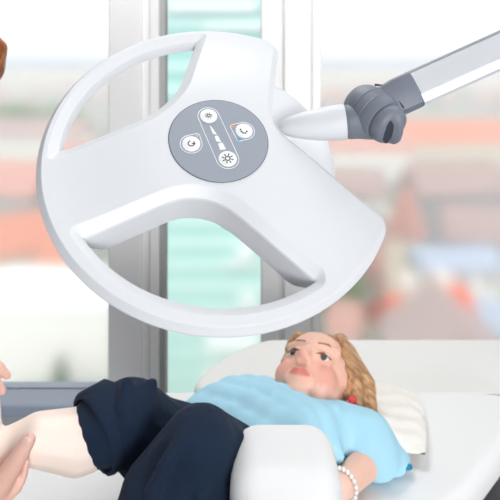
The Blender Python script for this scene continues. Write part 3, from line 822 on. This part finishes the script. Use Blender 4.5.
# ------------------------------------------------------------------ the city outside
GZ = -28.0
bm = bmesh.new(); box(bm, (-900, 20, GZ-1), (900, 3400, GZ)); structure('ground', bm, M['ground'])
bm = bmesh.new(); n = 60; rows = []
for j, (yy, hh) in enumerate(((2400, -29), (2700, -6), (3000, 20), (3300, -29))):
    rows.append([bm.verts.new((-2600+5200*i/n, yy+40*math.sin(i*.9), hh*(.75+.22*math.sin(i*.37+j)+.15*math.sin(i*1.1)) if hh > -29 else hh)) for i in range(n+1)])
for a, b in zip(rows, rows[1:]):
    for i in range(n): bm.faces.new((a[i], a[i+1], b[i+1], b[i]))
structure('hills', bm, M['hill'], 60)
placed = []
def house(px, py, w, dp, wallm, roofm, label, rot=0.0, hw=6.0, hr_=3.0, flat=False, dist=None, chimneys=0, cat='house', win=True):
    """ridge seen at (px, py)"""
    ztop = GZ+hw+(0 if flat else hr_)
    d = dist or (CZ-ztop)*F/(py-PY)
    if dist: ztop = CZ-(py-PY)/F*d; hw = ztop-GZ-(0 if flat else hr_)
    x = (px-PX)/F*d
    for q in range(14):
        c_, s_a = abs(math.cos(rot)), abs(math.sin(rot)); ex = ((w+1)*c_+(dp+1)*s_a)/2+.3; ey = ((w+1)*s_a+(dp+1)*c_)/2+.3
        if all(abs(x-a) > ex+b or abs(d-e) > ey+f for a, e, b, f in placed): break
        w *= .93; dp *= .93
    placed.append((x, d, ex, ey))
    root = empty('house' if cat == 'house' else 'apartment_block', (x, d, GZ), label, cat)
    mt = Matrix.Translation((x, d, GZ)) @ Matrix.Rotation(rot, 4, 'Z')
    bm = bmesh.new(); box(bm, (-w/2, -dp/2, 0), (w/2, dp/2, hw), 0, 2, mt)
    wl = obj('wall', bm, wallm, root)
    bm = bmesh.new()
    if flat: box(bm, (-w/2-.2, -dp/2-.2, hw-.1), (w/2+.2, dp/2+.2, hw+.35), 0, 2, mt)
    else:
        o = .45
        prof = [(-dp/2-o, hw-.25), (-dp/2-o, hw), (0, hw+hr_), (dp/2+o, hw), (dp/2+o, hw-.25)]
        loft(bm, [[mt @ V((sx*(w/2+o), a, b)) for a, b in prof] for sx in (-1, 1)])
    rf = obj('roof', bm, roofm, root)
    for c in range(chimneys):
        cx = (-.25+.5*c/(max(1, chimneys-1)))*w; bm = bmesh.new(); box(bm, (cx-.5, -.6, hw+hr_*.3), (cx+.5, .6, hw+hr_+1.6), 0, 2, mt); obj('chimney', bm, M['render_white'], rf)
    nx = max(2, int(w/2.6)) if win else 0; nz = max(1, int(hw/3))
    for i in range(nx):
        for k in range(nz):
            cx = -w/2+w*(i+.5)/nx; cz = 1.6+k*3.0
            if cz+.8 > hw: continue
            bm = bmesh.new(); box(bm, (cx-.5, -dp/2-.06, cz-.7), (cx+.5, -dp/2+.05, cz+.7), 0, 2, mt); obj('window', bm, M['house_window'], wl)
    return root
R_ = math.radians
RW, RC_, RG = M['render_white'], M['render_cream'], M['render_grey']
# seen through the right-hand window
house(446, 303, 9.5, 8, RC_, M['roof_brown'], 'nearest brown-roofed house in front of the bright orange roof', R_(84), 5.5, 3.6, dist=42)
house(424, 289, 9.0, 8, RC_, M['roof_orange'], 'house with bright orange tiled roof outside the right window', R_(20), 6, 3.2, dist=57, chimneys=2)
house(345, 300, 6, 7, RW, M['roof_pink'], 'white house with faded red roof beside the lamp head rim', R_(-20), 6, 2.6)
house(372, 246, 10, 9, RG, M['roof_pink'], 'grey house with faded red roof above the orange-roofed house', R_(70), 6, 4, dist=80)
house(455, 246, 17, 9, RW, M['roof_blue'], 'long white building with blue-grey roof in the right window', R_(4), 6, 2)
house(405, 187, 11, 11, RC_, M['roof_pink'], 'cream house with faded red gable roof near the grey joint of the lamp', R_(60), 8, 6)
house(396, 214, 7, 7, RW, M['slab'], 'small bright white flat-roofed house in the right window', 0, 7, 0, True)
house(475, 205, 14, 10, RG, M['roof_brown'], 'grey house with brown roof at the right edge of the photo', R_(-12), 7, 4)
house(452, 160, 26, 14, RG, M['roof_brown'], 'wide grey building with brown roof behind the right edge houses', R_(10), 9, 5)
house(352, 168, 14, 12, RW, M['roof_brown'], 'white house with brown roof seen below the lamp joint', R_(-10), 8, 4)
house(500, 300, 9, 8, RG, M['roof_blue'], 'grey house with pale metal roof at the right window\'s lower edge', R_(-30), 6, 2.5)
house(462, 120, 90, 16, RC_, M['roof_peach'], 'very long low building with pale orange roof under the lamp arm', R_(3), 8, 6)
house(360, 130, 30, 14, RW, M['roof_pink'], 'white long building with pinkish roof far away right of the window post', R_(-4), 8, 5)
# seen through the left-hand window
house(52, 288, 13.5, 9, RW, M['slab'], 'bright white flat-roofed block low in the left window', 0, 9, 0, True, cat='building', win=False)
house(20, 212, 9, 9, RC_, M['roof_peach'], 'cream house with pale orange roof in the left window', R_(30), 7, 4)
house(60, 236, 10, 9, RC_, M['roof_peach'], 'cream house with pale orange roof just left of the lamp rim', R_(-24), 6, 3.5)
house(86, 142, 15, 12, RW, M['roof_pink'], 'white house with pinkish roof seen inside the upper ring opening', R_(15), 9, 5)
house(18, 160, 16, 12, RG, M['roof_pink'], 'grey house with pinkish roof at the left edge of the photo', R_(-18), 8, 5)
house(40, 118, 30, 15, RW, M['roof_brown'], 'far white building with brown roof in the left window', R_(6), 9, 5)
# teal glass tower behind the middle window
tw = empty('office_tower', (-3, 48, GZ), 'teal glass office tower filling the narrow middle window', 'building')
bm = bmesh.new(); box(bm, (-10.5, 48, GZ), (4.8, 60, 14)); obj('glass_wall', bm, M['teal'], tw)
z = GZ+.6
while z < 13.4:
    bm = bmesh.new(); box(bm, (-10.7, 47.7, z), (5.0, 48.1, z+.95)); obj('floor_band', bm, M['teal2'], tw); z += 1.91
for (px, py, w, h) in ((212, 8, 90, 8), (246, 252, 16, 8), (248, 299, 18, 8), (232, 343, 52, 12), (214, 372, 20, 9), (238, 262, 26, 5), (235, 28, 60, 5)):  # white boxes: spandrel bands, and bright reflections on the glass built as solids
    a = at(px-w/2, py-h/2, 47.6); b = at(px+w/2, py+h/2, 47.6); bm = bmesh.new(); box(bm, (a.x, 47.2, b.z), (b.x, 47.8, a.z)); obj('spandrel_glint', bm, M['slab'], tw)
# trees
def tree(px, py, d, h, r, leaf, label, conifer=False):
    p = at(px, py, d); root = empty('conifer_tree' if conifer else 'leafy_tree', (p.x, d, GZ), label, 'tree')
    bm = bmesh.new(); hh = p.z-GZ; rcone(bm, (p.x, d, GZ), .25, (p.x, d, GZ+hh*.6), .12); obj('trunk', bm, M['bark'], root, 60)
    bm = bmesh.new()
    for i in range(90):
        t = random.random(); a = random.uniform(0, 6.283); rr = r*(1-t*.92) if conifer else r*math.sqrt(max(.05, 1-(2*t-1)**2))
        q = V((p.x+rr*.75*math.cos(a)*random.uniform(.4, 1), d+rr*.75*math.sin(a)*random.uniform(.4, 1), lerp(p.z-h, p.z-.2, t)))
        vs = ell(bm, q, (rr*.35+.15, rr*.35+.15, rr*.25+.2), None, 1)
        for v in vs: v.co += V((random.uniform(-.1, .1), random.uniform(-.1, .1), random.uniform(-.1, .1)))
    obj('crown', bm, leaf, root)
tree(61, 355, 44, 5.5, 1.9, M['leaf_dark'], 'green conifer standing in front of the white block', True)
tree(24, 394, 39, 2.4, 2.4, M['leaf'], 'low green tree at the foot of the white block, left of the conifer')
tree(94, 394, 39, 2.6, 2.0, M['leaf'], 'low green tree at the foot of the white block, right of the conifer')
tree(12, 105, 240, 9, 12, M['leaf'], 'round green tree far off at the left edge of the window view')
tree(58, 108, 260, 9, 14, M['leaf'], 'round green tree far off in the middle of the left window')
tree(336, 262, 58, 5, 3.0, M['leaf'], 'olive green tree beside the lamp head edge in the right window')
# distant roofs, too many to count
bm = bmesh.new(); bm2 = bmesh.new()
for i in range(420):
    yy = random.uniform(360, 1500); xx = random.uniform(-.62, .62)*yy
    w = random.uniform(8, 20); dp = random.uniform(8, 14); h = random.uniform(5, 10); rot = random.uniform(0, 3.14)
    mt = Matrix.Translation((xx, yy, GZ)) @ Matrix.Rotation(rot, 4, 'Z')
    box(bm, (-w/2, -dp/2, 0), (w/2, dp/2, h), 0, 2, mt)
    loft(bm2, [[mt @ V((sx*(w/2+.4), a, b)) for a, b in ((-dp/2-.4, h), (0, h+random.uniform(2.5, 4)), (dp/2+.4, h))] for sx in (-1, 1)])
far = obj('distant_houses', bm, M['render_grey']); tag(far, 'hazy mass of distant houses below the horizon', 'houses', None, 'stuff')
obj('roofs', bm2, M['roof_pink'], far)['kind'] = 'stuff'
bm = bmesh.new()
for i in range(500):
    yy = random.uniform(360, 1600); xx = random.uniform(-.62, .62)*yy; r = random.uniform(3, 7); ell(bm, (xx, yy, GZ+r*.7), (r, r, r*.9), None, 1)
tag(obj('distant_trees', bm, M['leaf'], None, 60), 'scattered distant trees between the far houses', 'trees', None, 'stuff')
# morning haze over the city
hz_ = bpy.data.materials.new('haze'); hz_.use_nodes = True; nt = hz_.node_tree; nt.nodes.remove(nt.nodes['Principled BSDF'])
vs = nt.nodes.new('ShaderNodeVolumeScatter'); vs.inputs['Density'].default_value = .006; vs.inputs['Color'].default_value = (.56, .60, .67, 1)
nt.links.new(vs.outputs[0], nt.nodes['Material Output'].inputs['Volume'])
bm = bmesh.new(); box(bm, (-2600, 14, GZ-.5), (2600, 2350, -9)); box(bm, (-2600, 1100, -8.9), (2600, 2350, 6)); hzo = obj('haze', bm, hz_); tag(hzo, 'thin pale haze lying over the whole city outside', 'haze', None, 'stuff')

# ------------------------------------------------------------------ light
w = bpy.data.worlds.new('sky'); bpy.context.scene.world = w; w.use_nodes = True; nt = w.node_tree
bg = nt.nodes['Background']; tc = nt.nodes.new('ShaderNodeTexCoord'); sp = nt.nodes.new('ShaderNodeSeparateXYZ'); rp = nt.nodes.new('ShaderNodeValToRGB')
nt.links.new(tc.outputs['Generated'], sp.inputs[0]); nt.links.new(sp.outputs['Z'], rp.inputs['Fac']); nt.links.new(rp.outputs['Color'], bg.inputs['Color'])
rp.color_ramp.elements[0].position = 0.0; rp.color_ramp.elements[0].color = (.54, .585, .655, 1)
rp.color_ramp.elements[1].position = .055; rp.color_ramp.elements[1].color = (1, 1, 1, 1)
bg.inputs['Strength'].default_value = 1.25
def light(name, kind, loc, rot, energy, size=None, sizey=None, color=(1, 1, 1)):
    l = bpy.data.lights.new(name, kind); l.energy = energy; l.color = color
    if kind == 'AREA':
        l.shape = 'RECTANGLE'; l.size = size; l.size_y = sizey or size
    if kind == 'SUN': l.angle = R_(4)
    o = bpy.data.objects.new(name, l); C.objects.link(o); o.location = loc; o.rotation_euler = rot; return o
light('sun', 'SUN', (0, 0, 20), (R_(48), 0, R_(-25)), 1.2, color=(1, .97, .92))
for i, (x, y, lab, en) in enumerate(((1.15, .95, 'added square fill light panel above the lamp stand', 7), (-1.1, .4, 'added square fill light panel left of the lamp head, over the standing person', 1), (.4, -1.2, 'added square fill light panel behind the viewer', 2), (-.2, 1.42, 'added square fill light panel in front of the windows', 17))):
    r = empty('added_ceiling_fill', (x, y, ZT), lab, 'light')  # unseen panels added to brighten the window frames, couch and lamp
    bm = bmesh.new(); box(bm, (x-.45, y-.45, ZT-.04), (x+.45, y+.45, ZT-.001), .004); obj('frame', bm, M['lightpanel'], r)
    light('ceiling_fill_light', 'AREA', (x, y, ZT-.045), (0, 0, 0), en, .85)
# added key light from behind the viewer; the panel at the wall is made up
bm = bmesh.new(); box(bm, (.5, YB-.02, .2), (2.5, YB+.012, 2.3)); structure('window_4', bm, M['white'])
light('added_key_light', 'AREA', (1.5, YB+.02, 1.25), (R_(90), 0, 0), 190, 2.0, 2.1, (.98, .985, 1))
s = bpy.context.scene
s.view_settings.view_transform = 'Standard'; s.view_settings.look = 'None'; s.view_settings.exposure = 0.08; s.view_settings.gamma = 1.0
s.cycles.max_bounces = 8; s.cycles.transmission_bounces = 6; s.cycles.volume_bounces = 1
